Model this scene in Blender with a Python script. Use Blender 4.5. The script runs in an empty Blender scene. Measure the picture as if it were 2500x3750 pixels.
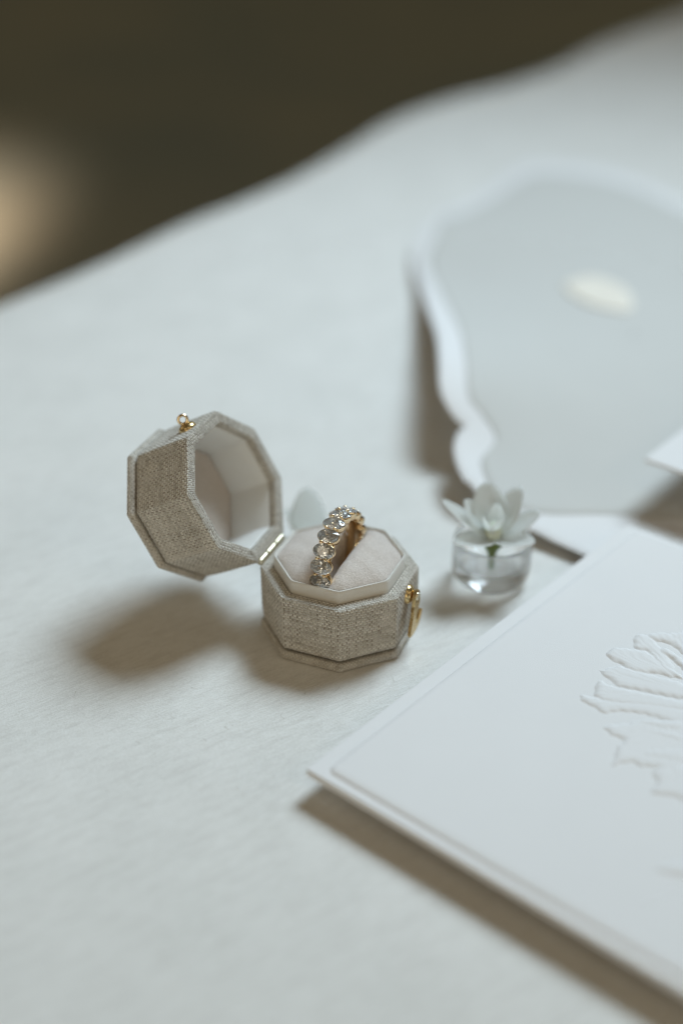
import bpy, math
import numpy as np
from mathutils import Matrix, Vector

MM = 0.001
rng = np.random.default_rng(7)
scene = bpy.context.scene
COL = scene.collection

# ------------------------------------------------------------------ camera
cam_data = bpy.data.cameras.new("camera")
cam_data.sensor_fit = 'VERTICAL'
cam_data.sensor_height = 36.0
cam_data.sensor_width = 24.0
cam_data.lens = 50.0
cam_data.clip_start = 0.01
cam_data.clip_end = 60.0
cam = bpy.data.objects.new("camera", cam_data)
COL.objects.link(cam)
cam.matrix_world = (Matrix.Translation((0.606 * MM, -328.554 * MM, 237.94 * MM))
                    @ Matrix.Rotation(math.radians(90 - 31.343), 4, 'X')
                    @ Matrix.Rotation(math.radians(-0.314), 4, 'Z'))
cam_data.dof.use_dof = True
cam_data.dof.focus_distance = 0.3765
cam_data.dof.aperture_fstop = 3.2
cam_data.dof.aperture_blades = 0
scene.camera = cam

# ------------------------------------------------------------------ world, lamps, exposure
world = bpy.data.worlds.new("World")
scene.world = world
world.use_nodes = True
bg = world.node_tree.nodes["Background"]
bg.inputs[0].default_value = (1.0, 0.71, 0.30, 1)
bg.inputs[1].default_value = 0.075


def lamp(name, kind, loc, target, power, color, **kw):
    l = bpy.data.lights.new(name, kind)
    l.energy = power
    l.color = color
    for k, v in kw.items():
        setattr(l, k, v)
    o = bpy.data.objects.new(name, l)
    COL.objects.link(o)
    o.location = Vector(loc) * MM
    d = (Vector(target) - Vector(loc))
    o.rotation_euler = d.to_track_quat('-Z', 'Y').to_euler()
    return o


KD = 1500.0
KDIR = Vector((0.45, 0.53, 1.0)).normalized()
KT = Vector((25, 125, 0))
lamp("window_light", 'AREA', KT + KDIR * KD, KT, 2.62, (0.69, 0.86, 0.985),
     shape='RECTANGLE', size=0.68, size_y=0.6, spread=math.radians(49))
WARM = (1.0, 0.90, 0.72)
lamp("fill_light", 'AREA', (-300, -1500, 330), (0, 0, 20), 1.25, (1.0, 0.89, 0.68),
     shape='RECTANGLE', size=0.9, size_y=0.5, spread=math.radians(120))
# added lamps, no such sources seen, to put sparkle on metal, stones and glass
for _loc, _sx, _sy, _p in (((-900, -700, 1000), .26, .40, .36), ((700, -900, 900), .40, .26, .36),
                           ((-1250, 500, 520), .30, .40, .28), ((60, -800, 1300), .26, .26, .28),
                           ((1100, -500, 420), .24, .36, .22)):
    lamp("fill_light", 'AREA', _loc, (0, 0, 20), _p, WARM, shape='RECTANGLE', size=_sx, size_y=_sy, spread=math.radians(120))
lamp("floor_glow", 'SPOT', (-1500, 400, 600), (-1110, 2040, -740), 1150.0, (1.0, 0.62, 0.29),
     spot_size=math.radians(25), spot_blend=1.0, shadow_soft_size=0.1)

vs = scene.view_settings
scene.display_settings.display_device = 'sRGB'
vs.view_transform = 'Standard'
vs.look = 'None'
vs.exposure = 0.0
vs.gamma = 1.0
scene.cycles.max_bounces = 16
scene.cycles.transmission_bounces = 14
scene.cycles.glossy_bounces = 8
scene.cycles.diffuse_bounces = 5
scene.cycles.caustics_refractive = True
scene.cycles.caustics_reflective = True
scene.cycles.blur_glossy = 0.3
scene.cycles.sample_clamp_indirect = 10.0
scene.cycles.filter_width = 1.0


# ------------------------------------------------------------------ node helpers
class G:
    """small expression builder over shader math nodes"""
    def __init__(self, mat):
        self.t = mat.node_tree

    def node(self, kind, **kw):
        n = self.t.nodes.new(kind)
        for k, v in kw.items():
            setattr(n, k, v)
        return n

    def link(self, a, b):
        self.t.links.new(a, b)

    def put(self, sock, v):
        if hasattr(v, 'is_linked') or isinstance(v, bpy.types.NodeSocket):
            self.link(v, sock)
        else:
            sock.default_value = v

    def math(self, op, a, b=0.0, clamp=False):
        n = self.node('ShaderNodeMath', operation=op)
        n.use_clamp = clamp
        self.put(n.inputs[0], a)
        self.put(n.inputs[1], b)
        return n.outputs[0]

    def mix(self, f, a, b):
        n = self.node('ShaderNodeMix', data_type='RGBA')
        self.put(n.inputs[0], f)
        self.put(n.inputs[6], a)
        self.put(n.inputs[7], b)
        return n.outputs[2]

    def noise(self, scale, detail=3.0, rough=0.55, vec=None):
        n = self.node('ShaderNodeTexNoise')
        n.inputs['Scale'].default_value = scale
        n.inputs['Detail'].default_value = detail
        n.inputs['Roughness'].default_value = rough
        if vec is not None:
            self.link(vec, n.inputs['Vector'])
        return n.outputs['Fac']

    def coords(self, which='Object', scale=(1, 1, 1), rot=(0, 0, 0)):
        c = self.node('ShaderNodeTexCoord')
        m = self.node('ShaderNodeMapping')
        m.inputs['Scale'].default_value = scale
        m.inputs['Rotation'].default_value = rot
        self.link(c.outputs[which], m.inputs['Vector'])
        return m.outputs[0]

    def bump(self, height, dist, strength=1.0, normal=None):
        n = self.node('ShaderNodeBump')
        n.inputs['Strength'].default_value = strength
        n.inputs['Distance'].default_value = dist
        self.link(height, n.inputs['Height'])
        if normal is not None:
            self.link(normal, n.inputs['Normal'])
        return n.outputs[0]


def material(name, color=(.8, .8, .8), rough=.6, **kw):
    m = bpy.data.materials.new(name)
    m.use_nodes = True
    p = m.node_tree.nodes['Principled BSDF']
    p.inputs['Base Color'].default_value = (*color, 1)
    p.inputs['Roughness'].default_value = rough
    for k, v in kw.items():
        p.inputs[k.replace('_', ' ')].default_value = v
    return m, G(m), p


# -- linen: yarns are real geometry, the per-yarn value mixes yarn colour with painted gap shade
linen, g, p = material('linen', (.5, .45, .4), .85)
at = g.node('ShaderNodeAttribute', attribute_name='yarn')
co = g.coords()
n1 = g.noise(900, 3, .6, co)
n2 = g.noise(4500, 2, .6, co)
c1 = g.mix(at.outputs['Fac'], (.23, .195, .15, 1), (.80, .765, .695, 1))
c2 = g.mix(g.math('MULTIPLY', g.math('SUBTRACT', n1, .45, True), 2.2, True), c1, (.72, .69, .63, 1))
c3 = g.mix(g.math('MULTIPLY', n2, .45), c2, (.36, .315, .255, 1))
g.link(c3, p.inputs['Base Color'])
g.link(g.bump(n2, .00005, .6), p.inputs['Normal'])
p.inputs['Sheen Weight'].default_value = .25
p.inputs['Sheen Roughness'].default_value = .5

# -- table cloth: brushed off-white felt with combed streaks
felt, g, p = material('brushed_felt', (.78, .75, .70), .9)
co0 = g.coords('Object', (1, 1, 1), (0, 0, math.radians(-34)))
mp2 = g.node('ShaderNodeMapping')
mp2.inputs['Scale'].default_value = (1, 6.0, 1)
g.link(co0, mp2.inputs['Vector'])
co = mp2.outputs[0]
co1 = g.coords('Object')
s1 = g.noise(300, 5, .68, co)
s2 = g.noise(1500, 3, .65, co1)
s3 = g.noise(38, 3, .5, co1)
s4 = g.noise(85, 4, .65, co)
c1 = g.mix(g.math('MULTIPLY', g.math('SUBTRACT', s3, .3, True), 2.5, True), (.68, .66, .615, 1), (.77, .745, .70, 1))
c2 = g.mix(g.math('MULTIPLY', g.math('SUBTRACT', s1, .40, True), 3.0, True), c1, (.84, .82, .785, 1))
c3 = g.mix(g.math('MULTIPLY', g.math('SUBTRACT', s4, .48, True), 2.6, True), c2, (.62, .59, .55, 1))
c3 = g.mix(g.math('MULTIPLY', g.math('SUBTRACT', s2, .5, True), 2.6, True), c3, (.87, .85, .82, 1))
g.link(c3, p.inputs['Base Color'])
hh = g.math('ADD', g.math('MULTIPLY', s1, 1.0), g.math('MULTIPLY', s2, .7))
g.link(g.bump(hh, .0005, .5), p.inputs['Normal'])
p.inputs['Sheen Weight'].default_value = .15
p.inputs['Sheen Roughness'].default_value = .4


def paper_mat(name, color, bump=.00006, rough=.75):
    m, g, p = material(name, color, rough)
    co = g.coords()
    n = g.noise(2600, 4, .6, co)
    n2 = g.noise(60, 2, .5, co)
    a = tuple(c * .965 for c in color) + (1,)
    g.link(g.mix(n2, a, (*color, 1)), p.inputs['Base Color'])
    g.link(g.bump(n, bump, .7), p.inputs['Normal'])
    return m


paper = paper_mat('cotton_paper', (.80, .78, .765))
paper_grey = paper_mat('grey_paper', (.595, .58, .545))
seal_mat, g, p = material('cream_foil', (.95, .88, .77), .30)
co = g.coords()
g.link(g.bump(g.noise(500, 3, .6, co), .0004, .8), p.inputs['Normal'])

gold, g, p = material('yellow_gold', (.95, .76, .50), .14, Metallic=1.0)
brass, g, p = material('aged_brass', (.66, .49, .24), .30, Metallic=1.0)
co = g.coords()
n = g.noise(1200, 4, .65, co)
g.link(g.mix(g.math('MULTIPLY', g.math('SUBTRACT', n, .5, True), 2.5, True), (.70, .52, .26, 1), (.45, .31, .14, 1)),
       p.inputs['Base Color'])
g.link(g.math('ADD', g.math('MULTIPLY', n, .3), .14), p.inputs['Roughness'])
steel, g, p = material('pale_brass', (.74, .67, .50), .28, Metallic=1.0)
dark_metal, g, p = material('dark_pin', (.12, .10, .07), .45, Metallic=.8)

diamond, g, p = material('diamond', (1, 1, 1), 0.0, IOR=1.75, Transmission_Weight=1.0)
pavilion, g, p = material('pavilion_mirror', (.96, .97, .98), .04, Metallic=1.0)  # mirror backing added to brighten the stones, white mixed in below
wh = g.node('ShaderNodeBsdfDiffuse')
wh.inputs['Color'].default_value = (.95, .95, .94, 1)
mx = g.node('ShaderNodeMixShader')
mx.inputs[0].default_value = .20
g.link(p.outputs[0], mx.inputs[1])
g.link(wh.outputs[0], mx.inputs[2])
g.link(mx.outputs[0], g.t.nodes['Material Output'].inputs[0])

velvet, g, p = material('blush_velvet', (.70, .585, .52), .95)
co = g.coords()
v1 = g.noise(1900, 4, .7, co)
v2 = g.noise(260, 3, .6, co)
g.link(g.mix(g.math('MULTIPLY', g.math('SUBTRACT', v1, .4, True), 2.2, True), (.60, .53, .475, 1), (.79, .72, .665, 1)),
       p.inputs['Base Color'])
g.link(g.bump(g.math('ADD', v1, g.math('MULTIPLY', v2, 1.5)), .00035, .6), p.inputs['Normal'])
p.inputs['Sheen Weight'].default_value = .5
p.inputs['Sheen Roughness'].default_value = .35
p.inputs['Sheen Tint'].default_value = (1, .93, .9, 1)

satin, g, p = material('ivory_satin', (.78, .74, .66), .42)
uvn = g.node('ShaderNodeUVMap')
mp = g.node('ShaderNodeMapping')
mp.inputs['Scale'].default_value = (1.2, 7.0, 1)
mp.inputs['Rotation'].default_value = (0, 0, math.radians(12))
g.link(uvn.outputs[0], mp.inputs['Vector'])
t1 = g.noise(1.3, 3, .6, mp.outputs[0])
g.link(g.mix(t1, (.73, .695, .63, 1), (.83, .80, .745, 1)), p.inputs['Base Color'])
g.link(g.bump(t1, .00016, .8), p.inputs['Normal'])
p.inputs['Sheen Weight'].default_value = .2

lining, g, p = material('ivory_lining', (.77, .755, .72), .55)
co = g.coords()
g.link(g.bump(g.noise(900, 3, .6, co), .0002, .4), p.inputs['Normal'])

glass, g, p = material('clear_glass', (1, 1, 1), 0.0, IOR=1.45, Transmission_Weight=1.0)
tr = g.node('ShaderNodeBsdfTransparent')
mx = g.node('ShaderNodeMixShader')
mx.inputs[0].default_value = .25
g.link(p.outputs[0], mx.inputs[1])
g.link(tr.outputs[0], mx.inputs[2])
g.link(mx.outputs[0], g.t.nodes['Material Output'].inputs[0])

petal_mat, g, p = material('white_petal', (.84, .845, .82), .6, Subsurface_Weight=.0)
co = g.coords()
pn = g.noise(160, 3, .55, co)
g.link(g.mix(pn, (.82, .83, .82, 1), (.91, .91, .905, 1)), p.inputs['Base Color'])
tr = g.node('ShaderNodeBsdfTranslucent')
tr.inputs['Color'].default_value = (.93, .94, .92, 1)
mx = g.node('ShaderNodeMixShader')
mx.inputs[0].default_value = .75
g.link(p.outputs[0], mx.inputs[1])
g.link(tr.outputs[0], mx.inputs[2])
g.link(mx.outputs[0], g.t.nodes['Material Output'].inputs[0])
green_mat, g, p = material('green_stem', (.12, .17, .035), .55)
co = g.coords()
g.link(g.mix(g.noise(300, 3, .5, co), (.085, .12, .02, 1), (.19, .25, .07, 1)), p.inputs['Base Color'])
bud_mat, g, p = material('pale_green_bud', (.70, .74, .62), .6)

floor_mat, g, p = material('dark_floor', (.05, .045, .035), .7)
co = g.coords()
f1 = g.noise(1.6, 4, .6, co)
f2 = g.noise(14, 3, .6, co)
c1 = g.mix(g.math('MULTIPLY', g.math('SUBTRACT', f1, .3, True), 2.2, True), (.42, .60, .90, 1), (.68, .80, 1.0, 1))
g.link(g.mix(g.math('MULTIPLY', f2, .5), c1, (.50, .60, .82, 1)), p.inputs['Base Color'])


# ------------------------------------------------------------------ mesh helpers (all coordinates in mm)
def mesh_obj(name, verts, faces, mat, parent=None, smooth=True, uv=None, attr=None):
    verts = np.asarray(verts, dtype=np.float64) * MM
    me = bpy.data.meshes.new(name)
    fa = faces
    if isinstance(fa, np.ndarray):
        nf, k = fa.shape
        me.vertices.add(len(verts))
        me.vertices.foreach_set('co', verts.astype(np.float32).ravel())
        me.loops.add(nf * k)
        me.loops.foreach_set('vertex_index', fa.astype(np.int32).ravel())
        me.polygons.add(nf)
        me.polygons.foreach_set('loop_start', np.arange(0, nf * k, k, dtype=np.int32))
        me.update(calc_edges=True)
    else:
        me.from_pydata([tuple(v) for v in verts], [], [tuple(f) for f in fa])
    me.validate()
    if smooth:
        me.polygons.foreach_set('use_smooth', np.ones(len(me.polygons), dtype=bool))
    if uv is not None:
        lay = me.uv_layers.new(name='UVMap')
        vi = np.empty(len(me.loops), dtype=np.int32)
        me.loops.foreach_get('vertex_index', vi)
        lay.data.foreach_set('uv', np.asarray(uv, dtype=np.float32)[vi].ravel())
    if attr is not None:
        a = me.attributes.new('yarn', 'FLOAT', 'POINT')
        a.data.foreach_set('value', np.asarray(attr, dtype=np.float32))
    me.materials.append(mat)
    me.update()
    o = bpy.data.objects.new(name, me)
    COL.objects.link(o)
    if parent is not None:
        o.parent = parent
    return o


def grid_faces(nu, nv, wrap_u=False):
    """verts index = j*nu+i, i along u, j along v"""
    i = np.arange(nu if wrap_u else nu - 1)
    j = np.arange(nv - 1)
    I, J = np.meshgrid(i, j)
    I2 = (I + 1) % nu
    return np.stack([J * nu + I, J * nu + I2, (J + 1) * nu + I2, (J + 1) * nu + I], -1).reshape(-1, 4)


def join(*parts):
    V, F, n = [], [], 0
    for v, f in parts:
        V.append(np.asarray(v, float))
        F += [tuple(int(x) + n for x in q) for q in f]
        n += len(v)
    return np.concatenate(V), F


def thing(name, label, cat, loc=(0, 0, 0), group=None, kind=None):
    o = bpy.data.objects.new(name, None)
    o.empty_display_size = .005
    COL.objects.link(o)
    o.location = Vector(loc) * MM
    o['label'] = label
    o['category'] = cat
    if group:
        o['group'] = group
    return o


def lathe(profile, n=32, center=(0, 0, 0), cap=False):
    pr = np.asarray(profile, float)
    a = np.linspace(0, 2 * np.pi, n, endpoint=False)
    V = np.stack([np.outer(pr[:, 0], np.cos(a)), np.outer(pr[:, 0], np.sin(a)), np.repeat(pr[:, 1:2], n, 1)], -1).reshape(-1, 3)
    return V + np.asarray(center), [tuple(f) for f in grid_faces(n, len(pr), True)]


def frame(V, o, x, y, z):
    V = np.asarray(V, float)
    return np.asarray(o, float) + V[:, :1] * np.asarray(x) + V[:, 1:2] * np.asarray(y) + V[:, 2:3] * np.asarray(z)


def ellipsoid(r, n=12, m=8, half=False):
    t = np.linspace(0 if half else -np.pi / 2, np.pi / 2, m)
    pr = np.stack([np.maximum(np.cos(t), 1e-4), np.sin(t)], 1)
    V, F = lathe(pr, n)
    return V * np.asarray(r), F


def smooth_closed(P, k=6):
    P = np.asarray(P, float)
    out = []
    n = len(P)
    for i in range(n):
        p0, p1, p2, p3 = P[i - 1], P[i], P[(i + 1) % n], P[(i + 2) % n]
        for t in np.linspace(0, 1, k, endpoint=False):
            out.append(.5 * ((2 * p1) + (-p0 + p2) * t + (2 * p0 - 5 * p1 + 4 * p2 - p3) * t * t + (-p0 + 3 * p1 - 3 * p2 + p3) * t ** 3))
    return np.array(out)


def smooth_open(P, k=6):
    P = np.asarray(P, float)
    Q = np.concatenate([2 * P[:1] - P[1:2], P, 2 * P[-1:] - P[-2:-1]])
    out = []
    for i in range(1, len(Q) - 2):
        p0, p1, p2, p3 = Q[i - 1], Q[i], Q[i + 1], Q[i + 2]
        for t in np.linspace(0, 1, k, endpoint=False):
            out.append(.5 * ((2 * p1) + (-p0 + p2) * t + (2 * p0 - 5 * p1 + 4 * p2 - p3) * t * t + (-p0 + 3 * p1 - 3 * p2 + p3) * t ** 3))
    out.append(P[-1])
    return np.array(out)


# ------------------------------------------------------------------ octagon tools
ROT = -0.00983
C22 = math.cos(math.pi / 8)
R = 22.0
AP = R * C22
HB = 20.334


def oct_ring(a, rho, s_ref, ref_a):
    """points of a rounded octagon (apothem a) sampled at perimeter fractions s_ref of the sharp octagon with apothem ref_a.
    returns xy, outward normals"""
    side = 2 * ref_a * math.tan(math.pi / 8)
    k = np.floor(s_ref / side).astype(int)
    f = s_ref / side - k                                   # 0..1 along a side, starting at vertex k
    # vertex k at angle ROT + pi + k*45 deg, side runs to vertex k+1
    ang = ROT + np.pi + (k + .5) * np.pi / 4               # side normal direction
    t = (f - .5) * 2 * math.tan(math.pi / 8) * a
    lim = math.tan(math.pi / 8) * (a - rho)
    x, y = np.full_like(t, a), t.copy()
    nx, ny = np.ones_like(t), np.zeros_like(t)
    over = np.abs(t) > lim
    span = math.tan(math.pi / 8) * rho
    if rho > 0:
        th = np.sign(t) * np.clip((np.abs(t) - lim) / span, 0, 1) * np.pi / 8
        x = np.where(over, (a - rho) + rho * np.cos(th), x)
        y = np.where(over, np.sign(t) * lim + rho * np.sin(th), y)
        nx = np.where(over, np.cos(th), nx)
        ny = np.where(over, np.sin(th), ny)
    ca, sa = np.cos(ang), np.sin(ang)
    return np.stack([x * ca - y * sa, x * sa + y * ca], -1), np.stack([nx * ca - ny * sa, nx * sa + ny * ca], -1)


def dense_profile(pr, step):
    pr = np.asarray(pr, float)
    L = np.r_[0, np.cumsum(np.linalg.norm(np.diff(pr, axis=0), axis=1))]
    n = max(2, int(round(L[-1] / step)) + 1)
    s = np.linspace(0, L[-1], n)
    return np.stack([np.interp(s, L, pr[:, 0]), np.interp(s, L, pr[:, 1])], 1), s


def round_profile(pr, r=.4, k=4):
    """fillet the inner corners of an open polyline"""
    pr = [np.asarray(p, float) for p in pr]
    out = [pr[0]]
    for i in range(1, len(pr) - 1):
        a, b, c = pr[i - 1], pr[i], pr[i + 1]
        da, dc = np.linalg.norm(a - b), np.linalg.norm(c - b)
        q = min(r, .45 * da, .45 * dc)
        s, e = b + (a - b) / da * q, b + (c - b) / dc * q
        for t in np.linspace(0, 1, k):
            out.append((1 - t) ** 2 * s + 2 * t * (1 - t) * b + t * t * e)
    out.append(pr[-1])
    return np.array(out)


def woven(profile, rho, pu=.66, pv=.76, amp=.32, step=.1, twill=False, seed=1):
    """linen shell: rounded-octagon loft of an (apothem, z) profile, displaced by a plain weave; returns verts, faces, yarn value"""
    r_ = np.random.default_rng(seed)
    pr, sv = dense_profile(profile, step)
    ref = AP
    per = 16 * ref * math.tan(math.pi / 8)
    nthreads = int(round(per / pu / 2)) * 2
    pu = per / nthreads
    nu = int(round(per / step))
    su = np.arange(nu) * per / nu
    tang = np.gradient(pr, sv, axis=0)
    tang /= np.linalg.norm(tang, axis=1)[:, None] + 1e-12
    nrm = np.stack([tang[:, 1], -tang[:, 0]], 1)           # outward for a profile running upward on the outside
    nv = len(pr)
    V = np.empty((nv, nu, 3))
    N = np.empty((nv, nu, 3))
    for j in range(nv):
        xy, nn = oct_ring(pr[j, 0], rho, su, ref)
        V[j, :, :2] = xy
        V[j, :, 2] = pr[j, 1]
        N[j, :, :2] = nn * nrm[j, 0]
        N[j, :, 2] = nrm[j, 1]
    U = (su / pu)[None, :] + np.zeros((nv, 1))
    W = (sv / pv)[:, None] + np.zeros((1, nu))
    # slow wobble of the yarns
    ph = r_.uniform(0, 6.28, 8)
    wob = (.16 * np.sin(U * .31 + ph[0]) + .12 * np.sin(U * .83 + W * .21 + ph[1]) + .09 * np.sin(U * 1.7 + W * .6 + ph[2]))
    wob2 = (.14 * np.sin(W * .37 + ph[3]) + .12 * np.sin(W * .9 + U * .17 + ph[4]) + .08 * np.sin(W * 1.9 - U * .5 + ph[5]))
    U = U + wob2
    W = W + wob
    iu, jv = np.floor(U).astype(int), np.floor(W).astype(int)
    fu, fv = U - iu, W - jv
    nw, nf = nthreads + 6, int(sv[-1] / pv) + 8
    wtone, ftone = r_.normal(0, 1, nw), r_.normal(0, 1, nf)
    wth, fth = r_.uniform(.78, 1.12, nw), r_.uniform(.80, 1.15, nf)
    iw, jf = (iu + 2) % nw, (jv + 2) % nf
    ii = iu % 2
    jj = jv % 2
    wu = np.sqrt(np.clip(1 - ((2 * fu - 1) / (.74 * wth[iw])) ** 2, 0, 1))
    wv = np.sqrt(np.clip(1 - ((2 * fv - 1) / (.86 * fth[jf])) ** 2, 0, 1))
    weft = wv * (.62 + .38 * np.where(jj == 0, 1, -1) * np.sin(np.pi * U))
    warp = wu * (.50 - .38 * np.where(ii == 0, 1, -1) * np.sin(np.pi * W))
    Hh = np.maximum(weft, warp)
    isw = weft >= warp
    # slubs with their own tone; the dark warp also paints in gap shade
    cell = r_.normal(0, 1, (nf, nw // 4 + 3))
    cell2 = r_.normal(0, 1, (nf // 4 + 3, nw))
    tone = np.where(isw,   .72 + .12 * ftone[jf] + .15 * cell[jf, iw // 4],   .26 + .10 * wtone[iw] + .13 * cell2[jf // 4, iw])
    D = amp * (Hh - .75)
    P = V + N * D[..., None]
    return P.reshape(-1, 3), grid_faces(nu, nv, True), np.clip(tone, 0, 1).ravel()


def oct_loft(profile, rho=.5, n_side=8, ref=AP):
    """plain (not woven) rounded-octagon loft; returns verts, faces, uv in mm"""
    pr = np.asarray(profile, float)
    side = 2 * ref * math.tan(math.pi / 8)
    m = .5 * side * rho / ref
    f = np.unique(np.r_[np.linspace(0, rho / ref / 2, 4), np.linspace(rho / ref / 2, 1 - rho / ref / 2, n_side), np.linspace(1 - rho / ref / 2, 1, 4)[:-1]])
    su = np.concatenate([(k + f[f < 1]) * side for k in range(8)])
    nu = len(su)
    V = []
    L = np.r_[0, np.cumsum(np.linalg.norm(np.diff(pr, axis=0), axis=1))]
    uv = []
    for (a, z), l in zip(pr, L):
        xy, _ = oct_ring(max(a, .01), min(rho, max(a, .01) * .5), su, ref)
        V.append(np.c_[xy, np.full(nu, z)])
        uv.append(np.c_[su, np.full(nu, l)])
    return np.concatenate(V), grid_faces(nu, len(pr), True), np.concatenate(uv)


# ------------------------------------------------------------------ the setting: cloth-covered table, floor
def tag_structure(o):
    o['kind'] = 'structure'
    return o


edge = smooth_open([(-520, -240), (-380, -75), (-260, 85), (-190, 170), (-143, 230), (-104, 282), (-69.3, 336), (-45, 366), (-17.7, 405),
                    (13, 462), (32, 501), (53.5, 532), (80, 560), (111.8, 586), (152, 632), (190.6, 695), (260, 783), (360, 905), (520, 1080)], 8)
ed_t = np.gradient(edge, axis=0)
ed_t /= np.linalg.norm(ed_t, axis=1)[:, None]
inward = np.array([.78, -.62])
prof = [(-16, -190), (-17, -80), (-17, -30), (-15.5, -16), (-12, -8), (-7, -3.2), (-1, -1.0), (6, -.25), (14, 0), (30, 0), (60, 0), (120, 0), (250, 0), (500, 0), (900, 0), (1400, 0)]
V = np.concatenate([np.c_[edge + inward * w, np.full(len(edge), z)] for w, z in prof])
table = mesh_obj('tabletop', V, grid_faces(len(edge), len(prof)), felt)
tag_structure(table)
xs = np.linspace(-9000, 9000, 2)
V = np.array([(-9000, -3000, -740), (9000, -3000, -740), (9000, 16000, -740), (-9000, 16000, -740)], float)
tag_structure(mesh_obj('floor', V, [(0, 1, 2, 3)], floor_mat, smooth=False))

# ------------------------------------------------------------------ ring box
box = thing('ring_box', 'octagonal beige linen ring box standing open on the cloth, lid tipped back, gold clasp', 'ring box')

# base body: outside wall, rim, inner wall
pr = round_profile([(18.4, 3.3), (19.7, 3.4), (20.05, 4.1), (AP, 8), (AP, HB), (17.0, HB), (16.95, 18.0)], .55, 5)
v, f, t = woven(pr, .75, seed=3)
base = mesh_obj('base', v, f, linen, box, attr=t)
pr = round_profile([(17.5, .12), (20.15, .1), (20.72, .9), (20.72, 1.9), (20.1, 2.6), (17.5, 2.5)], .5, 5)
v, f, t = woven(pr, .8, pu=.50, pv=.56, amp=.2, seed=5)
mesh_obj('base_plate', v, f, linen, base, attr=t)

# satin collar standing in the base
pr = round_profile([(16.9, 17), (16.9, 21.5), (17.0, 23.55), (16.75, 24.0), (16.2, 23.85), (15.9, 22.4), (15.8, 19)], .3, 4)
v, f, uv = oct_loft(pr, 2.6, 10)
collar = mesh_obj('collar', v, f, satin, base, uv=uv)
# ribbed selvedge on top of the collar
side = 2 * AP * math.tan(math.pi / 8)
ns = 420
su = np.linspace(0, 8 * side, ns, endpoint=False)
xy, nn = oct_ring(16.62, 2.5, su, AP)
bead = .17 + .07 * np.abs(np.sin(np.arange(ns) * math.pi / 3.0))
ang = np.linspace(0, 2 * np.pi, 8, endpoint=False)
V = []
for k in range(8):
    V.append(np.c_[xy + nn * (np.cos(ang[k]) * bead * 1.3)[:, None], 23.95 + np.sin(ang[k]) * bead])
V = np.array(V)                                                # 8 x ns x 3
F = []
for k in range(8):
    k2 = (k + 1) % 8
    i = np.arange(ns)
    i2 = (i + 1) % ns
    F.append(np.stack([k * ns + i, k * ns + i2, k2 * ns + i2, k2 * ns + i], -1))
mesh_obj('selvedge', V.reshape(-1, 3), np.concatenate(F), satin, base, uv=np.c_[np.tile(su, 8), np.repeat(ang, ns)])

# cushion with the ring slot
PHI = math.radians(67.28)
RC = np.array([-.168, -.981, 24.10])
na, nr = 320, 90
aa = np.linspace(0, 2 * np.pi, na, endpoint=False)
rr = np.linspace(0.004, 1, nr)
rel = (aa - ROT + np.pi / 8) % (np.pi / 4) - np.pi / 8
# octagon with vertices at ROT + k*45: distance to edge
relv = (aa - ROT) % (np.pi / 4) - np.pi / 8
dist = np.minimum(16.05 / np.cos(relv), 16.95)
X = rr[:, None] * (dist * np.cos(aa))[None, :]
Y = rr[:, None] * (dist * np.sin(aa))[None, :]
tt = (X - RC[0]) * math.sin(PHI) - (Y - RC[1]) * math.cos(PHI)     # across the slot
ss = (X - RC[0]) * math.cos(PHI) + (Y - RC[1]) * math.sin(PHI)
RR = rr[:, None] + 0 * X
Z = 23.3 + 3.1 * (1 - RR ** 3.4) ** .7
q = np.clip(np.abs(tt + .10) - 2.05, -1, None)
rad = 4.2
drop = np.where(q < rad, rad - np.sqrt(np.clip(rad ** 2 - (rad - np.clip(q, 0, rad)) ** 2, 0, None)), 0)
drop = drop * .92 + np.where(q < 0, -q * 9, 0)
fade = np.clip((15.9 - np.abs(ss)) / 3.5, 0, 1)
fade = fade * fade * (3 - 2 * fade)
Z = Z - drop * (.25 + .75 * fade)
Z = np.maximum(Z, 15)
Z = Z + .12 * np.sin(X * .9 + 1) * np.sin(Y * .7)
mesh_obj('cushion', np.stack([X, Y, Z], -1).reshape(-1, 3), grid_faces(na, nr, True)[:, ::-1], velvet, base)

# lid in its closed position, then swung about the hinge
LD = 19.69
nh = np.array([math.cos(ROT + math.pi * 7 / 8), math.sin(ROT + math.pi * 7 / 8), 0])      # out of the hinge side
ax = np.array([-math.sin(ROT + math.pi * 7 / 8), math.cos(ROT + math.pi * 7 / 8), 0])
ax = -ax                                                       # from the front end of the hinge to its back end
piv = nh * (AP + .503) + np.array([0, 0, HB + .36])
LIDM = (Matrix.Translation(Vector(piv) * MM) @ Matrix.Rotation(math.radians(-119.18), 4, Vector(ax)) @ Matrix.Translation(-Vector(piv) * MM))
pr = round_profile([(16.85, HB + 4.2), (16.95, HB + .02), (AP, HB), (AP, HB + 12), (20.1, HB + LD - 1.2), (19.7, HB + LD - .5), (18.4, HB + LD - .4)][::1], .6, 5)
v, f, t = woven(pr[::1], .75, seed=11)
lid = mesh_obj('lid', v, f, linen, box, attr=t)
lid.matrix_local = LIDM
LT = HB + LD
pr = round_profile([(17.0, LT + .1), (20.2, LT + .2), (21.0, LT + 1.1), (21.0, LT + 1.9), (20.2, LT + 2.8), (12, LT + 2.9), (.3, LT + 2.9)], .7, 5)
v, f, t = woven(pr, .8, pu=.6, pv=.66, amp=.2, step=.13, seed=13)
mesh_obj('lid_plate', v, f, linen, lid, attr=t)
pr = round_profile([(17.0, HB + 2.6), (16.72, HB + 2.7), (16.45, HB + 6), (16.3, HB + 17.0)], .3, 3)
v, f, uv = oct_loft(pr, .9, 8)
mesh_obj('lining', v, f[:, ::-1], lining, lid, uv=uv)
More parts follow.
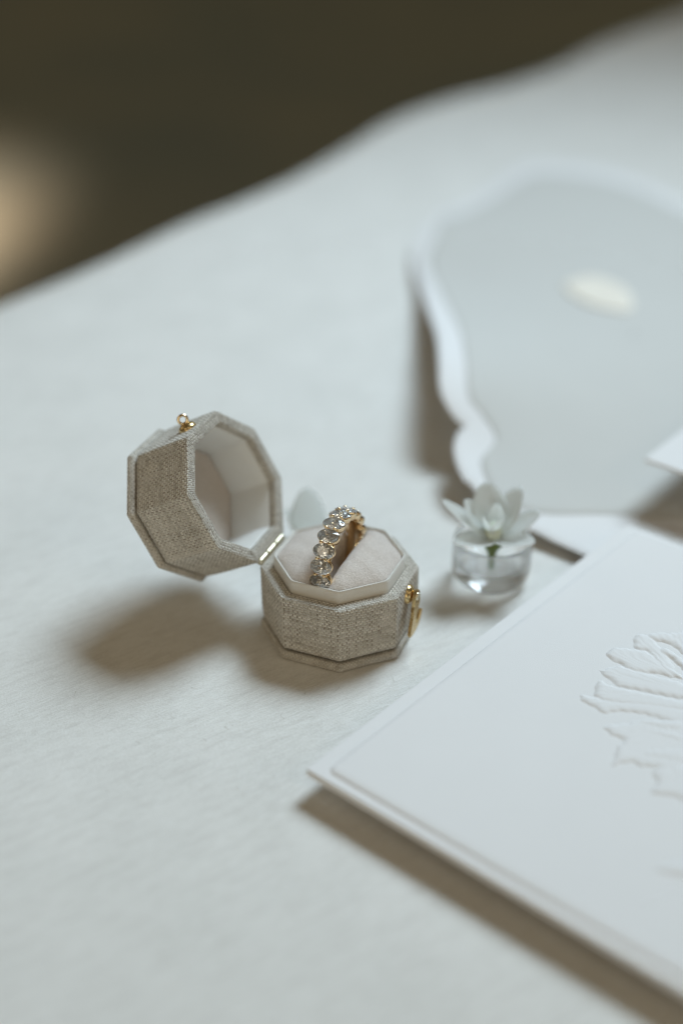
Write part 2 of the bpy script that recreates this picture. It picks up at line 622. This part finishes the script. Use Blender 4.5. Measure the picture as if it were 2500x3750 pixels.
pr = round_profile([(16.6, HB + 17.5), (16.0, HB + 16.2), (15.1, HB + 15.9), (6, HB + 15.5), (.05, HB + 15.4)], .8, 4)
v, f, uv = oct_loft(pr, 1.2, 8)
pad = mesh_obj('lid_pad', v, f[:, ::-1], velvet, lid)

# hinge: dark pin with pale brass knuckles
def tube_between(a, b, r, n=14, bev=.15):
    a, b = np.asarray(a, float), np.asarray(b, float)
    d = b - a
    L = np.linalg.norm(d)
    z = d / L
    x = np.cross(z, [0, 0, 1.0])
    if np.linalg.norm(x) < 1e-6:
        x = np.array([1.0, 0, 0])
    x /= np.linalg.norm(x)
    y = np.cross(z, x)
    V, F = lathe([(1e-3, 0), (r - bev - .02, 0), (r - bev, .01), (r - .02, bev - .02), (r, bev), (r, bev + .08), (r, L - bev - .08), (r, L - bev), (r - .02, L - bev + .02), (r - bev, L - .01), (r - bev - .02, L), (1e-3, L)], n)
    return frame(V, a, x, y, z), F


hc = piv + np.array([0, 0, .25])
v, f = tube_between(hc - ax * 7.6, hc + ax * 7.0, .62)
hinge = mesh_obj('hinge', v, f, dark_metal, box)
first = None
for a0, a1 in ((-7.7, -3.4), (-2.8, 1.9), (2.5, 6.9)):
    v, f = tube_between(hc + ax * a0, hc + ax * a1, .98, 16, .12)
    mesh_obj('knuckle', v, f, steel, hinge)

def fibres(name, roots, dirs, mat, parent, length, rad, curl=.5, seg=5, attr=None, seed=21):
    """short stray fibres, three-sided tapered tubes, one mesh"""
    r_ = np.random.default_rng(seed)
    V, F, n = [], [], 0
    for p0, d0 in zip(roots, dirs):
        L = length * r_.uniform(.4, 1.5)
        p, d = np.array(p0, float), np.array(d0, float)
        for i in range(seg + 1):
            d = d + r_.normal(0, curl, 3) * .5
            d /= np.linalg.norm(d)
            a = np.cross(d, [.3, .5, .8])
            a /= np.linalg.norm(a)
            b = np.cross(d, a)
            rr_ = rad * (1 - .6 * i / seg)
            for t in (0, 2.094, 4.189):
                V.append(p + rr_ * (math.cos(t) * a + math.sin(t) * b))
            p = p + d * L / seg
        for i in range(seg):
            for t in range(3):
                F.append((n + 3 * i + t, n + 3 * i + (t + 1) % 3, n + 3 * i + 3 + (t + 1) % 3, n + 3 * i + 3 + t))
        n += 3 * (seg + 1)
    o = mesh_obj(name, np.array(V), np.array(F), mat, parent, attr=np.full(len(V), .8))
    o['kind'] = 'stuff'
    return o


def rim_roots(n, z, seed):
    r_ = np.random.default_rng(seed)
    su_ = np.sort(r_.uniform(0, 16 * AP * math.tan(math.pi / 8), n))
    xy_, nn_ = oct_ring(AP - .05, .75, su_, AP)
    zz = z[0] + (z[1] - z[0]) * r_.uniform(0, 1, n) ** 2
    ro = np.c_[xy_, zz]
    di = np.c_[nn_, r_.normal(0, .6, n)] + r_.normal(0, .5, (n, 3))
    return ro, di / np.linalg.norm(di, axis=1)[:, None]


ro, di = rim_roots(420, (HB - .2, HB - 14), 31)
fibres('fuzz', ro, di, linen, base, .8, .022, seed=32)
ro, di = rim_roots(420, (HB + .2, HB + 15), 33)
fibres('fuzz', ro, di, linen, lid, .8, .022, seed=34)
lr = np.random.default_rng(40)
ro = np.c_[lr.uniform(-75, 20, 46), lr.uniform(-75, 5, 46), np.full(46, .12)]
di = np.c_[lr.normal(0, 1, (46, 2)), np.full(46, .05)]
di /= np.linalg.norm(di, axis=1)[:, None]
lint_mat = material('lint', (.42, .36, .29), .8)[0]
lint = fibres('lint', ro * [1, 1, 1], di * [1, 1, .2], lint_mat, None, 2.2, .035, curl=.55, seg=8, seed=41)
for _v in lint.data.vertices:
    _v.co.z = .12 * MM + abs(_v.co.z) * .05

# clasp on the facet opposite the hinge
na_ = ROT - math.pi / 8
fn = np.array([math.cos(na_), math.sin(na_), 0])
ft = np.array([-math.sin(na_), math.cos(na_), 0])
fz = np.array([0, 0, 1.0])


def dome(r, h, n=24, m=7):
    t = np.linspace(0, np.pi / 2, m)
    pr = [(r * 1.0, -.3)] + [(max(r * math.cos(x), 1e-3), h * math.sin(x)) for x in t]
    return lathe(pr, n)


o0 = fn * (AP + .05) + fz * 16.3
v, f = dome(2.75, 1.75)
clasp = mesh_obj('clasp', frame(v, o0, ft, fz, fn), f, brass, base)
eye = [(1.95 * math.cos(t), 1.95 * math.sin(t)) for t in np.radians([200, 170, 135, 100, 65, 30, 0])]
out = eye + [(2.35, -.9), (2.15, -1.6), (2.4, -2.3), (1.9, -3.4), (.7, -4.7), (-.4, -6.4), (-.9, -8.0), (-.1, -8.9), (1.3, -8.6), (2.7, -7.3), (3.7, -6.5), (4.5, -7.0),
             (3.4, -8.9), (1.8, -10.3), (-.4, -11.0), (-2.8, -11.2), (-4.6, -10.9), (-5.0, -10.0), (-4.0, -7.6), (-2.9, -5.2), (-2.5, -4.0), (-2.9, -3.4), (-2.2, -2.4)]
out = np.array(out)


def extrude_outline(P, z0, z1, bev=.12):
    n = len(P)
    c = P.mean(0)
    d = np.roll(P, -1, 0) - np.roll(P, 1, 0)
    nn_ = np.c_[d[:, 1], -d[:, 0]]
    nn_ /= np.linalg.norm(nn_, axis=1)[:, None] + 1e-9
    area = .5 * np.sum(P[:, 0] * np.roll(P[:, 1], -1) - np.roll(P[:, 0], -1) * P[:, 1])
    if area < 0:
        P = P[::-1]
        nn_ = -nn_[::-1]
        nn_ = nn_
        d = np.roll(P, -1, 0) - np.roll(P, 1, 0)
        nn_ = np.c_[d[:, 1], -d[:, 0]]
        nn_ /= np.linalg.norm(nn_, axis=1)[:, None] + 1e-9
    Q = P - nn_ * bev
    V = np.concatenate([np.c_[Q, np.full(n, z0)], np.c_[P, np.full(n, z0 + bev)], np.c_[P, np.full(n, z1 - bev)], np.c_[Q, np.full(n, z1)]])
    F = [tuple(x) for x in grid_faces(n, 4, True)]
    F.append(tuple(range(n))[::-1])
    F.append(tuple(3 * n + i for i in range(n)))
    return V, F


v, f = extrude_outline(out[::-1], 0, .95)
ho = o0 + fn * 1.75
mesh_obj('hook', frame(v, ho, ft, fz, fn), f, brass, base, smooth=False)
v, f = join(lathe([(.05, 1.35), (.95, 1.3), (1.15, 1.05), (1.15, .9)][::-1], 20))
mesh_obj('screw', frame(v, ho, ft, fz, fn), f, steel, base)

# catch on the lid (closed-position coordinates; the lid carries it)
c0 = fn * (AP + .05) + fz * (HB + 5.2)
v, f = dome(2.6, 1.7)
mesh_obj('catch_plate', frame(v, c0, ft, fz, fn), f, brass, lid)
n1_, n2_ = 24, 10
A1, A2 = np.meshgrid(np.linspace(0, 2 * np.pi, n1_, endpoint=False), np.linspace(0, 2 * np.pi, n2_ + 1))
V = np.stack([(1.22 + .42 * np.cos(A2)) * np.cos(A1), .42 * np.sin(A2), (1.22 + .42 * np.cos(A2)) * np.sin(A1)], -1).reshape(-1, 3)
tilt = math.radians(-35)
V = np.c_[V[:, 0] * math.cos(tilt) - V[:, 1] * math.sin(tilt), V[:, 0] * math.sin(tilt) + V[:, 1] * math.cos(tilt), V[:, 2]]
mesh_obj('catch_loop', frame(V, c0 + fn * 2.75, fz, ft, fn), grid_faces(n1_, n2_ + 1, True), gold, lid)

# ------------------------------------------------------------------ the ring
ring = thing('ring', 'gold eternity ring set all round with oval clear stones, upright in the cushion slot', 'ring', RC)
ring.rotation_euler = (0, 0, PHI)
RS = 13.19
NST = 19
DA = math.radians(19.37)


def brilliant(lx=2.14, ly=3.08):
    """oval brilliant: girdle half-axes lx, ly; z up through the table"""
    V, F = [], []

    def ringpts(n, s, z, off=0.0):
        st = len(V)
        for k in range(n):
            a = 2 * math.pi * (k + off) / n
            V.append((lx * s * math.cos(a), ly * s * math.sin(a), z))
        return st
    T = ringpts(8, .54, .66)
    M = ringpts(8, .80, .42, .5)
    Gt = ringpts(16, 1.0, .06, 0)
    Gb = ringpts(16, 1.0, -.06, 0)
    Pm = ringpts(8, .62, -.95, 0)
    Pq = ringpts(8, .34, -1.50, .5)
    V.append((0, 0, -2.10))
    cu = len(V) - 1
    F.append(tuple(T + k for k in range(8)))
    for k in range(8):
        k2 = (k + 1) % 8
        F.append((T + k, M + k, T + k2))                              # star
        F.append((T + k, Gt + 2 * k, M + k))                          # kite halves
        F.append((T + k2, M + k, Gt + (2 * k + 2) % 16))
        F.append((M + k, Gt + 2 * k, Gt + 2 * k + 1))
        F.append((M + k, Gt + 2 * k + 1, Gt + (2 * k + 2) % 16))
    for k in range(16):
        k2 = (k + 1) % 16
        F.append((Gt + k, Gb + k, Gb + k2, Gt + k2))
    for k in range(8):
        k2 = (k + 1) % 8
        F.append((Gb + 2 * k, Pm + k, Gb + 2 * k + 1))
        F.append((Gb + 2 * k + 1, Pm + k2, Gb + (2 * k + 2) % 16))
        F.append((Gb + 2 * k + 1, Pm + k, Pm + k2))
        F.append((Pm + k, Pq + k, Pm + k2))
        F.append((Pq + k, cu, Pq + k2)) if False else None
        F.append((Pm + k2, Pq + k, Pq + k2))
        F.append((Pq + k, cu, Pq + k2))
    return np.array(V), [x for x in F if x]


import bmesh
v, f = brilliant()
stone0 = mesh_obj('stone', v, f, diamond, ring, smooth=False)
stone0.data.materials.append(pavilion)
bm = bmesh.new()
bm.from_mesh(stone0.data)
bmesh.ops.recalc_face_normals(bm, faces=bm.faces)
for _f in bm.faces:
    if all(_v.co.z < -.05 * MM for _v in _f.verts):
        _f.material_index = 1
bm.to_mesh(stone0.data)
bm.free()

pr = [(1.02, -.06), (1.045, -.11), (1.035, -.9), (.95, -2.05), (.74, -2.1), (.70, -1.9), (.98, -.5), (1.0, -.10), (1.02, -.03)]
v, f = lathe(pr, 28)
basket0 = mesh_obj('basket', v * np.array([2.08, 3.02, 1]), f, gold, ring)

# a prong: tapered claw rising to a rounded bead
v, f = lathe([(.30, -1.9), (.28, -.6), (.30, .0), (.42, .25), (.54, .48), (.50, .74), (.32, .93), (.01, .99)], 12)
prong0 = mesh_obj('prong', v, f, gold, ring)


def ring_matrix(a, rad, y=0.0):
    # local z -> radial outward, local x -> tangent, local y -> ring axis
    rd = Vector((math.cos(a), 0, math.sin(a)))
    tn = Vector((math.sin(a), 0, -math.cos(a)))
    yv = Vector((0, 1, 0))
    m = Matrix((tn, yv, rd)).transposed().to_4x4()
    m.translation = (rd * rad + Vector((0, y, 0))) * MM
    return m


def place(o, m, first):
    c = o if first else o.copy()
    if not first:
        COL.objects.link(c)
        c.parent = ring
    c.matrix_local = m
    return c


for k in range(NST):
    a = math.radians(180.37) - 2 * math.pi / NST * k
    tw = math.radians(float(rng.normal(0, 3.0)))
    place(stone0, ring_matrix(a, RS - .1) @ Matrix.Rotation(tw, 4, 'X') @ Matrix.Rotation(tw * .7, 4, 'Y'), k == 0)
    place(basket0, ring_matrix(a, RS - .1), k == 0)
n_p = 0
for k in range(NST):
    a = math.radians(180.37) - 2 * math.pi / NST * (k + .5)
    for y in (-1.25, 1.25):
        place(prong0, ring_matrix(a, RS - .05, y), n_p == 0)
        n_p += 1
# inner shank
n1_ = 96
prof_b = [(10.5, -1.75), (10.9, -1.75), (10.9, 1.75), (10.5, 1.75), (10.35, 1.1), (10.3, 0), (10.35, -1.1), (10.5, -1.75)]
A1 = np.linspace(0, 2 * np.pi, n1_, endpoint=False)
V = np.concatenate([np.c_[r0 * np.cos(A1), np.full(n1_, y0), r0 * np.sin(A1)] for r0, y0 in prof_b])
mesh_obj('shank', V, grid_faces(n1_, len(prof_b), True), gold, ring)

# ------------------------------------------------------------------ scalloped card, bowed off the table
OUT = np.array([(169.5, 348.8, 4.0), (144.9, 391.2, 4.0), (119.9, 406.1, 4.0), (97.1, 407.2, 4.0), (77.9, 373.5, 4.0), (60.3, 345.5, 4.0), (47.6, 329.3, 4.5), (37.1, 299.7, 5.0), (33.1, 272.2, 3.0), (34.1, 239.4, 6.0), (35.0, 190.7, 14.0), (35.6, 150.2, 22.0), (34.5, 119.4, 26.0), (34.1, 104.8, 24.0), (36.7, 96.5, 20.0), (40.6, 92.1, 16.5), (41.8, 91.6, 14.0), (38.8, 86.7, 14.0), (37.3, 79.0, 13.0), (38.0, 70.6, 12.0), (39.8, 63.9, 11.0), (41.6, 62.3, 10.0), (45.2, 54.5, 8.5), (51.9, 46.0, 6.5), (59.6, 42.9, 4.0), (66.1, 37.5, 3.7), (72.6, 31.9, 3.6),
                (84, 20, 3.5), (98, 14, 3.5), (140, 10, 3.5), (165, 40, 3.8), (185, 95, 4), (196, 150, 4), (200, 205, 4), (196, 270, 4), (186, 318, 4)])
INN = np.array([(165.8, 331.2, 4.0), (145.8, 370.3, 4.0), (122.0, 388.7, 4.0), (100.0, 389.1, 4.0), (78.9, 356.8, 4.0), (62.4, 333.6, 4.2), (49.8, 321.6, 4.2), (43.9, 297.2, 4.0), (39.2, 270.8, 3.5), (41.0, 241.8, 6.0), (43.5, 204.0, 12.0), (45.2, 164.6, 19.0), (44.5, 128.2, 24.0), (43.9, 105.8, 21.0), (47.8, 99.0, 15.0), (52.1, 89.3, 13.0), (47.1, 78.9, 13.0), (46.0, 73.4, 12.0), (47.6, 64.2, 10.0), (50.9, 56.1, 7.5), (63.8, 52.7, 6.0), (85.1, 54.1, 5.0),
                (125, 52, 5), (160, 76, 5), (176, 130, 5), (188, 200, 5), (184, 270, 5), (176, 300, 5)])
CTRL = np.concatenate([OUT, [(109, 221, 7), (75, 250, 5), (70, 155, 15), (120, 120, 7), (110, 320, 5), (150, 200, 5), (70, 100, 10)]])


def tps_k(d2):
    return .5 * d2 * np.log(d2 + 1e-6)


_d2 = ((CTRL[:, None, :2] - CTRL[None, :, :2]) ** 2).sum(-1)
_n = len(CTRL)
_A = np.zeros((_n + 3, _n + 3))
_A[:_n, :_n] = tps_k(_d2) + np.eye(_n) * 350.0
_A[:_n, _n:] = np.c_[np.ones(_n), CTRL[:, :2]]
_A[_n:, :_n] = _A[:_n, _n:].T
_w = np.linalg.solve(_A, np.r_[CTRL[:, 2], 0, 0, 0])


def card_z(xy):
    """height of the gently bowed card: thin plate through its measured heights"""
    d2 = ((xy[:, None, :] - CTRL[None, :, :2]) ** 2).sum(-1)
    return np.maximum(tps_k(d2) @ _w[:_n] + _w[_n] + xy @ _w[_n + 1:], 1.6)


def sheet(outline, name, mat, parent, top, thick, center=(115, 180), rings=16, k=7):
    P = smooth_closed(np.asarray(outline)[:, :2], k)
    n = len(P)
    c = np.array(center, float)
    ks = np.r_[1 - np.linspace(0, .995, rings) ** 1.3][::-1]     # centre to rim
    tops = []
    for s in ks:
        xy = c + (P - c) * s
        tops.append(np.c_[xy, card_z(xy) + top])
    e = .18 * thick
    d = P - c
    d /= np.linalg.norm(d, axis=1)[:, None]
    rim = tops[-1].copy()
    tops[-1][:, 2] -= 0
    low = rim.copy()
    mid = rim.copy()
    mid[:, :2] += d * e
    mid[:, 2] -= e
    mid2 = mid.copy()
    mid2[:, 2] -= thick - 2 * e
    low[:, 2] -= thick
    bott = [np.c_[t[:, :2], t[:, 2] - thick] for t in tops[::-1][1:]]
    rows = tops + [mid, mid2, low] + bott
    V = np.concatenate(rows)
    o = mesh_obj(name, V, grid_faces(n, len(rows), True), mat, parent)
    return o


sc = thing('scalloped_card', 'large white card with wavy scalloped edge and pale grey centre, behind the flower', 'card', (0, 0, 0))
sheet(OUT, 'card_border', paper, sc, 0, .6)
sheet(INN, 'grey_panel', paper_grey, sc, .12, .1, rings=14)
# oval seal, slightly domed with a leafy relief
oc = np.array([108.6, 225.0])
ang = np.linspace(0, 2 * np.pi, 40, endpoint=False)
axis1 = np.array([.26, -.97])
L1 = np.linalg.norm(axis1)
e1 = axis1 / L1
e2 = np.array([-e1[1], e1[0]])
rows = []
for s, dz in ((1, .05), (1, .55), (.93, .8), (.75, .95), (.5, .8), (.25, .5), (.02, .45)):
    wob = 1 + .05 * np.sin(3 * ang + 1) + .03 * np.sin(5 * ang)
    xy = oc + s * ((wob * np.cos(ang) * 20.5)[:, None] * e1 + (wob * np.sin(ang) * 12.5)[:, None] * e2)
    rows.append(np.c_[xy, card_z(xy) + .14 + dz])
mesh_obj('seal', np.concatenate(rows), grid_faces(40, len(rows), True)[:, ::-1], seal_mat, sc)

# ------------------------------------------------------------------ the embossed folded card in front
P0, P1 = np.array([-8.3, -69.3]), np.array([88.0, 41.2])
ce1 = (P1 - P0) / np.linalg.norm(P1 - P0)
ce2 = np.array([ce1[1], -ce1[0]])
LEN, WID = 146.6, 128.0


def rounded_slab(x0, x1, y0, y1, z0, z1, bev, rc=.6, k=4):
    """slab in card coordinates (x along ce1, y along ce2), rounded top edges"""
    pts = []
    for cx, cy, a0 in ((x1 - rc, y1 - rc, 0), (x0 + rc, y1 - rc, 90), (x0 + rc, y0 + rc, 180), (x1 - rc, y0 + rc, 270)):
        for t in np.linspace(0, 90, k):
            a = math.radians(a0 + t)
            pts.append((cx + rc * math.cos(a), cy + rc * math.sin(a), math.cos(a), math.sin(a)))
    pts = np.array(pts)
    n = len(pts)
    rows = []
    bz = min(bev, (z1 - z0) * .98)
    for ins, z in [(0, z0 - .02), (0, z1 - bz)] + [(bev * (1 - math.cos(t)), z1 - bz * (1 - math.sin(t))) for t in np.radians([0, 20, 40, 60, 75, 90])]:
        xy = pts[:, :2] - pts[:, 2:] * ins
        rows.append(np.c_[xy, np.full(n, z)])
    V = np.concatenate(rows)
    W_ = P0 + V[:, :1] * ce1 + V[:, 1:2] * ce2
    F = [tuple(q) for q in grid_faces(n, len(rows), True)]
    F.append(tuple(range(n))[::-1])
    F.append(tuple((len(rows) - 1) * n + i for i in range(n)))
    return np.c_[W_, V[:, 2]], [q[::-1] for q in F]


emb = thing('embossed_card', 'thick white two-layer card with raised flower relief, lying in front of the ring box', 'card', (P0[0], P0[1], 0))
off = np.array([P0[0], P0[1], 0])
v, f = rounded_slab(0, LEN, 0, WID, 6.2, 8.0, .35)
mesh_obj('backing_sheet', v - off, f, paper, emb, smooth=False)
v, f = rounded_slab(2.6, LEN - 1.0, 4.2, WID - 3, 8.0, 8.70, 2.3, rc=2.35)
mesh_obj('front_sheet', v - off, f, paper, emb, smooth=True)
# hidden riser that lifts the card off the cloth
v, f = rounded_slab(30, LEN - 40, 30, WID - 20, .1, 6.2, .3)
mesh_obj('riser', v - off, f, paper, emb, smooth=False)

PETALS = [
 ('o', 0, [(68.3, -103.0), (70.4, -102.2), (75.4, -100.7), (78.8, -102.3), (77.9, -106.5), (74.3, -106.1), (71.3, -104.9), (69.2, -104.1)]),
 ('n', 0, [(72.2, -79.0), (74.5, -75.1), (73.8, -73.7), (74.6, -71.1), (78.6, -69.3), (81.9, -69.8), (84.7, -75.2), (82.6, -82.1), (79.4, -81.9), (77.6, -80.6), (74.7, -80.1)]),
 ('j', 0, [(64.9, -55.5), (67.0, -54.5), (70.2, -54.1), (75.5, -53.1), (79.9, -53.7), (86.6, -51.7), (88.7, -56.7), (81.7, -70.7), (78.1, -72.0), (75.0, -70.6), (71.8, -70.1), (70.2, -68.7), (67.0, -69.2), (64.6, -70.1), (66.0, -66.0), (67.1, -62.7), (69.1, -60.6), (66.6, -58.6), (65.7, -57.0)]),
 ('m', .22, [(71.4, -65.5), (74.7, -64.2), (83.1, -63.8), (82.1, -68.8), (77.1, -67.9), (73.0, -66.7)]),
 ('l', .22, [(73.9, -56.5), (78.0, -56.6), (84.2, -58.6), (83.5, -61.9), (79.6, -60.0), (75.8, -58.2)]),
 ('k', .28, [(71.9, -53.8), (75.5, -52.9), (79.9, -53.2), (85.2, -53.7), (84.5, -57.1), (79.3, -56.6), (75.5, -54.8)]),
 ('d', 0, [(60.7, -42.1), (62.4, -42.8), (64.9, -43.7), (69.8, -45.5), (78.1, -46.1), (86.2, -48.7), (89.8, -51.8), (85.0, -54.7), (76.5, -50.9), (70.1, -49.6), (66.1, -50.2), (63.9, -48.0), (61.2, -45.2), (61.0, -43.7)]),
 ('c', .12, [(66.1, -37.7), (67.6, -36.9), (70.2, -39.3), (78.8, -42.5), (86.9, -45.7), (90.4, -48.8), (86.0, -49.7), (77.7, -48.1), (69.6, -46.6), (66.3, -45.3), (64.8, -43.2)]),
 ('b', .10, [(67.7, -32.1), (69.0, -32.3), (72.9, -30.7), (77.2, -33.0), (83.3, -35.7), (88.4, -38.4), (91.6, -43.7), (87.1, -44.7), (80.1, -42.5), (77.6, -41.5), (73.9, -40.4), (71.5, -39.3), (70.1, -37.5), (69.6, -36.4), (68.3, -34.5), (67.8, -33.1)]),
 ('a', .20, [(70.8, -25.2), (72.1, -23.5), (74.2, -22.9), (78.5, -23.8), (82.0, -25.3), (84.5, -29.7), (86.7, -35.7), (82.3, -34.1), (78.2, -34.1), (75.3, -32.4), (73.6, -29.9), (71.9, -28.5), (70.9, -26.9)]),
 ('e', .10, [(79.7, -17.2), (82.2, -17.0), (84.2, -19.0), (86.5, -26.4), (87.5, -33.1), (84.2, -31.4), (82.0, -25.3), (78.9, -23.6), (78.7, -20.7)]),
 ('f', .22, [(83.1, -17.3), (85.7, -16.4), (89.1, -16.7), (92.3, -21.4), (92.9, -29.8), (91.7, -27.6), (88.8, -21.9), (85.3, -20.2), (83.3, -19.1)]),
 ('g', .12, [(88.7, -17.0), (92.0, -16.2), (94.8, -16.2), (94.9, -25.4), (92.5, -25.4), (89.6, -21.4)]),
 ('i', .32, [(82.4, -25.0), (83.9, -25.9), (86.2, -31.4), (89.2, -36.3), (84.7, -34.1), (82.6, -27.2)]),
 ('h', .40, [(85.0, -23.6), (87.1, -23.6), (90.4, -28.7), (91.5, -36.3), (89.6, -32.5), (87.8, -28.4), (85.3, -25.9)]),
]


# the far half of the blossom, past the edge of the frame: the same kind of petals turned about its heart
PETALS += [(k_, h_, [(188.0 - x_, y_ - 2.0) for x_, y_ in pts_][::-1]) for k_, h_, pts_ in PETALS if k_ in 'abcdefghijklmn']


def inside_dist(P, X):
    """signed distance (positive inside) of points X to closed polygon P"""
    A, B = P, np.roll(P, -1, 0)
    best = np.full(len(X), 1e9)
    ins = np.zeros(len(X), bool)
    for a, b in zip(A, B):
        d = b - a
        t = np.clip(((X - a) @ d) / (d @ d + 1e-12), 0, 1)
        q_ = X - a - t[:, None] * d
        best = np.minimum(best, (q_ ** 2).sum(1))
        cross = ((a[1] > X[:, 1]) != (b[1] > X[:, 1]))
        if a[1] != b[1]:
            xi = (b[0] - a[0]) * (X[:, 1] - a[1]) / (b[1] - a[1]) + a[0]
            ins ^= cross & (X[:, 0] < xi)
    d = np.sqrt(best)
    return np.where(ins, d, -d)


def emboss(name, keys, x0, x1, y0, y1, step):
    gx, gy = np.arange(x0, x1, step), np.arange(y0, y1, step)
    XX, YY = np.meshgrid(gx, gy)
    X = np.c_[XX.ravel(), YY.ravel()]
    H = np.full(len(X), -.06)
    fc = np.array([92.0, -44.0])
    Xr = X + .15 * np.c_[np.sin(X[:, 1] * 1.9 + 1.3 * np.sin(X[:, 0] * .8)), np.sin(X[:, 0] * 2.3 + 1.1 * np.sin(X[:, 1] * .9))]
    for key, base_h, poly in PETALS:
        if key not in keys:
            continue
        P = smooth_closed(poly, 5)
        d = inside_dist(P, Xr)
        rv = X - fc
        th = np.arctan2(rv[:, 1], rv[:, 0])
        h = base_h * .8 + .64 * (1 - np.exp(-(np.clip(d, 0, None) / .8) ** 1.25)) - .10 * np.clip(1 - np.exp(-np.clip(d - .8, 0, None) / 1.6), 0, 1)
        h = h + .035 * np.sin(th * 95 + 3 * np.sin(d)) * np.clip(d / 1.5, 0, 1)
        H = np.where(d > 0, np.maximum(H, h - .06), H)
    Hg = H.reshape(len(gy), len(gx))
    for _ in range(3):                                       # the paper's own softness rounds the pressed edges
        Hp = np.pad(Hg, 1, mode='edge')
        Hg = (Hp[:-2, 1:-1] + Hp[2:, 1:-1] + Hp[1:-1, :-2] + Hp[1:-1, 2:] + 2 * Hp[1:-1, 1:-1]) / 6
    H = Hg.ravel()
    V = np.c_[X, H + 8.70]
    mesh_obj(name, V - off, grid_faces(len(gx), len(gy)), paper, emb)


emboss('embossed_flower', 'abcdefghijkl' + 'mn', 59.5, 129, -87, -14.5, .2)
emboss('embossed_leaf', 'o', 66, 82, -108, -99, .3)

# ------------------------------------------------------------------ the small card at the right edge, raised
rcP = np.array([95.4, 60.6])
r1 = np.array([111.7, 80.1]) - rcP
r1 = r1 / np.linalg.norm(r1)
r2 = np.array([r1[1], -r1[0]])
_P0, _c1, _c2 = P0, ce1, ce2
P0, ce1, ce2 = rcP, r1, r2
v, f = rounded_slab(0, 90, 0, 65, 19.0, 20.0, .25)
v2, f2 = rounded_slab(22, 80, 22, 60, 6.6, 19.0, .25)
P0, ce1, ce2 = _P0, _c1, _c2
offc = np.array([rcP[0], rcP[1], 0])
rcard = thing('raised_card', 'blank white card at the right edge, propped above the scalloped card', 'card', offc)
mesh_obj('card_sheet', v - offc, f, paper, rcard, smooth=False)
mesh_obj('riser', v2 - offc, f2, paper, rcard, smooth=False)

# ------------------------------------------------------------------ glass vase and flowers
VC = np.array([44.8, 23.4, 0])
vase = thing('glass_vase', 'squat clear round glass bud vase with thick base, right of the ring box', 'vase', VC)
pr = [(.01, .15), (7.6, .15), (9.4, .7), (10.8, 2.2), (11.6, 4.6), (11.8, 7.5), (11.7, 12), (11.5, 16.2), (11.2, 16.8), (10.7, 16.9), (10.35, 16.5), (10.3, 12), (10.1, 9.0), (9.2, 7.2), (7.0, 6.3), (.01, 6.1)]
v, f = lathe(round_profile([(a_, b_ * .88) for a_, b_ in pr], .6, 3), 56)
mesh_obj('glass_body', v, f, glass, vase)


def petal_mesh(L, W, cup, curl, tipw=.12, nu=9, nv=14, thick=.25):
    """petal along +x from the origin, cupped about its long axis, curled up along it"""
    u = np.linspace(-1, 1, nu)
    t = np.linspace(0, 1, nv)
    wprof = W * (np.sin(np.pi * (t * .86 + .07) ** .85) ** .8) * (1 - .15 * t) * .5
    wprof[-1] = W * tipw * .35
    ang_ = curl * t
    x = np.cumsum(np.r_[0, np.cos(ang_[1:])]) * L / nv
    z = np.cumsum(np.r_[0, np.sin(ang_[1:])]) * L / nv
    X = np.repeat(x[:, None], nu, 1)
    Y = wprof[:, None] * u[None, :]
    Z = z[:, None] + cup * (wprof[:, None] / (W * .5)) * (u[None, :] ** 2) * W * .35 - .03 * W * np.cos(u * 9)[None, :] * 0
    top = np.stack([X, Y, Z], -1).reshape(-1, 3)
    F = grid_faces(nu, nv)
    return top, F


def dir_frame(azim, elev, roll=0.0):
    m = Matrix.Rotation(azim, 3, 'Z') @ Matrix.Rotation(-elev, 3, 'Y') @ Matrix.Rotation(roll, 3, 'X')
    return np.array(m)


def flower(name, label, loc, petals, center_r=2.4, stem=None):
    fl = thing(name, label, 'flower', loc, None)
    for az, el, L, W, cup, curl, rl in petals:
        v, f = petal_mesh(L, W, cup, curl)
        M = dir_frame(math.radians(az), math.radians(el), math.radians(rl))
        v = (M @ (v + np.array([1.0, 0, 0])).T).T
        o = mesh_obj('petal', v, f, petal_mat, fl)
        md = o.modifiers.new('thickness', 'SOLIDIFY')
        md.thickness = .3 * MM
        md.offset = 0
    if center_r:
        v, f = ellipsoid((center_r, center_r, center_r * 1.25), 18, 10)
        mesh_obj('bud', v + np.array([0, 0, center_r * .9]), f, bud_mat, fl)
    if stem:
        v, f = lathe([(.01, -stem), (.9, -stem), (1.0, -6), (1.6, -4.0), (3.2, -1.8), (3.0, -.4), (.01, 0)], 16)
        mesh_obj('stem', v, f, green_mat, fl)
    return fl


FC = VC + np.array([-.3, -3.0, 16.2])
flower('flower', 'small white flower with pointed petals resting in the glass vase', FC, [
    (166, 24, 19.0, 10.5, .3, .35, 10), (145, 36, 14, 8.5, .4, .3, 0), (98, 40, 17, 12, .4, .35, 0), (42, 34, 17.5, 11, .45, .45, -10),
    (14, 14, 16, 10, .4, .4, 0), (-34, 4, 13.5, 10, .4, .30, 0), (-146, 4, 14.0, 10.5, .4, .30, 0), (70, 58, 10, 6.5, .5, .4, 0),
    (200, 55, 8.5, 6, .5, .4, 0), (310, 60, 8, 5.5, .6, .3, 0)], 2.6, 10.5)
flower('flower', 'pale flower mostly hidden behind the ring box, one upright petal showing', (-9.5, 40.0, 2.0), [
    (95, 78, 19.0, 12.0, .18, .12, 0), (172, 52, 14, 9, .3, .2, 0), (20, 12, 10, 7, .4, .3, 0), (255, 10, 8, 6, .4, .3, 0)], 2.0, None)
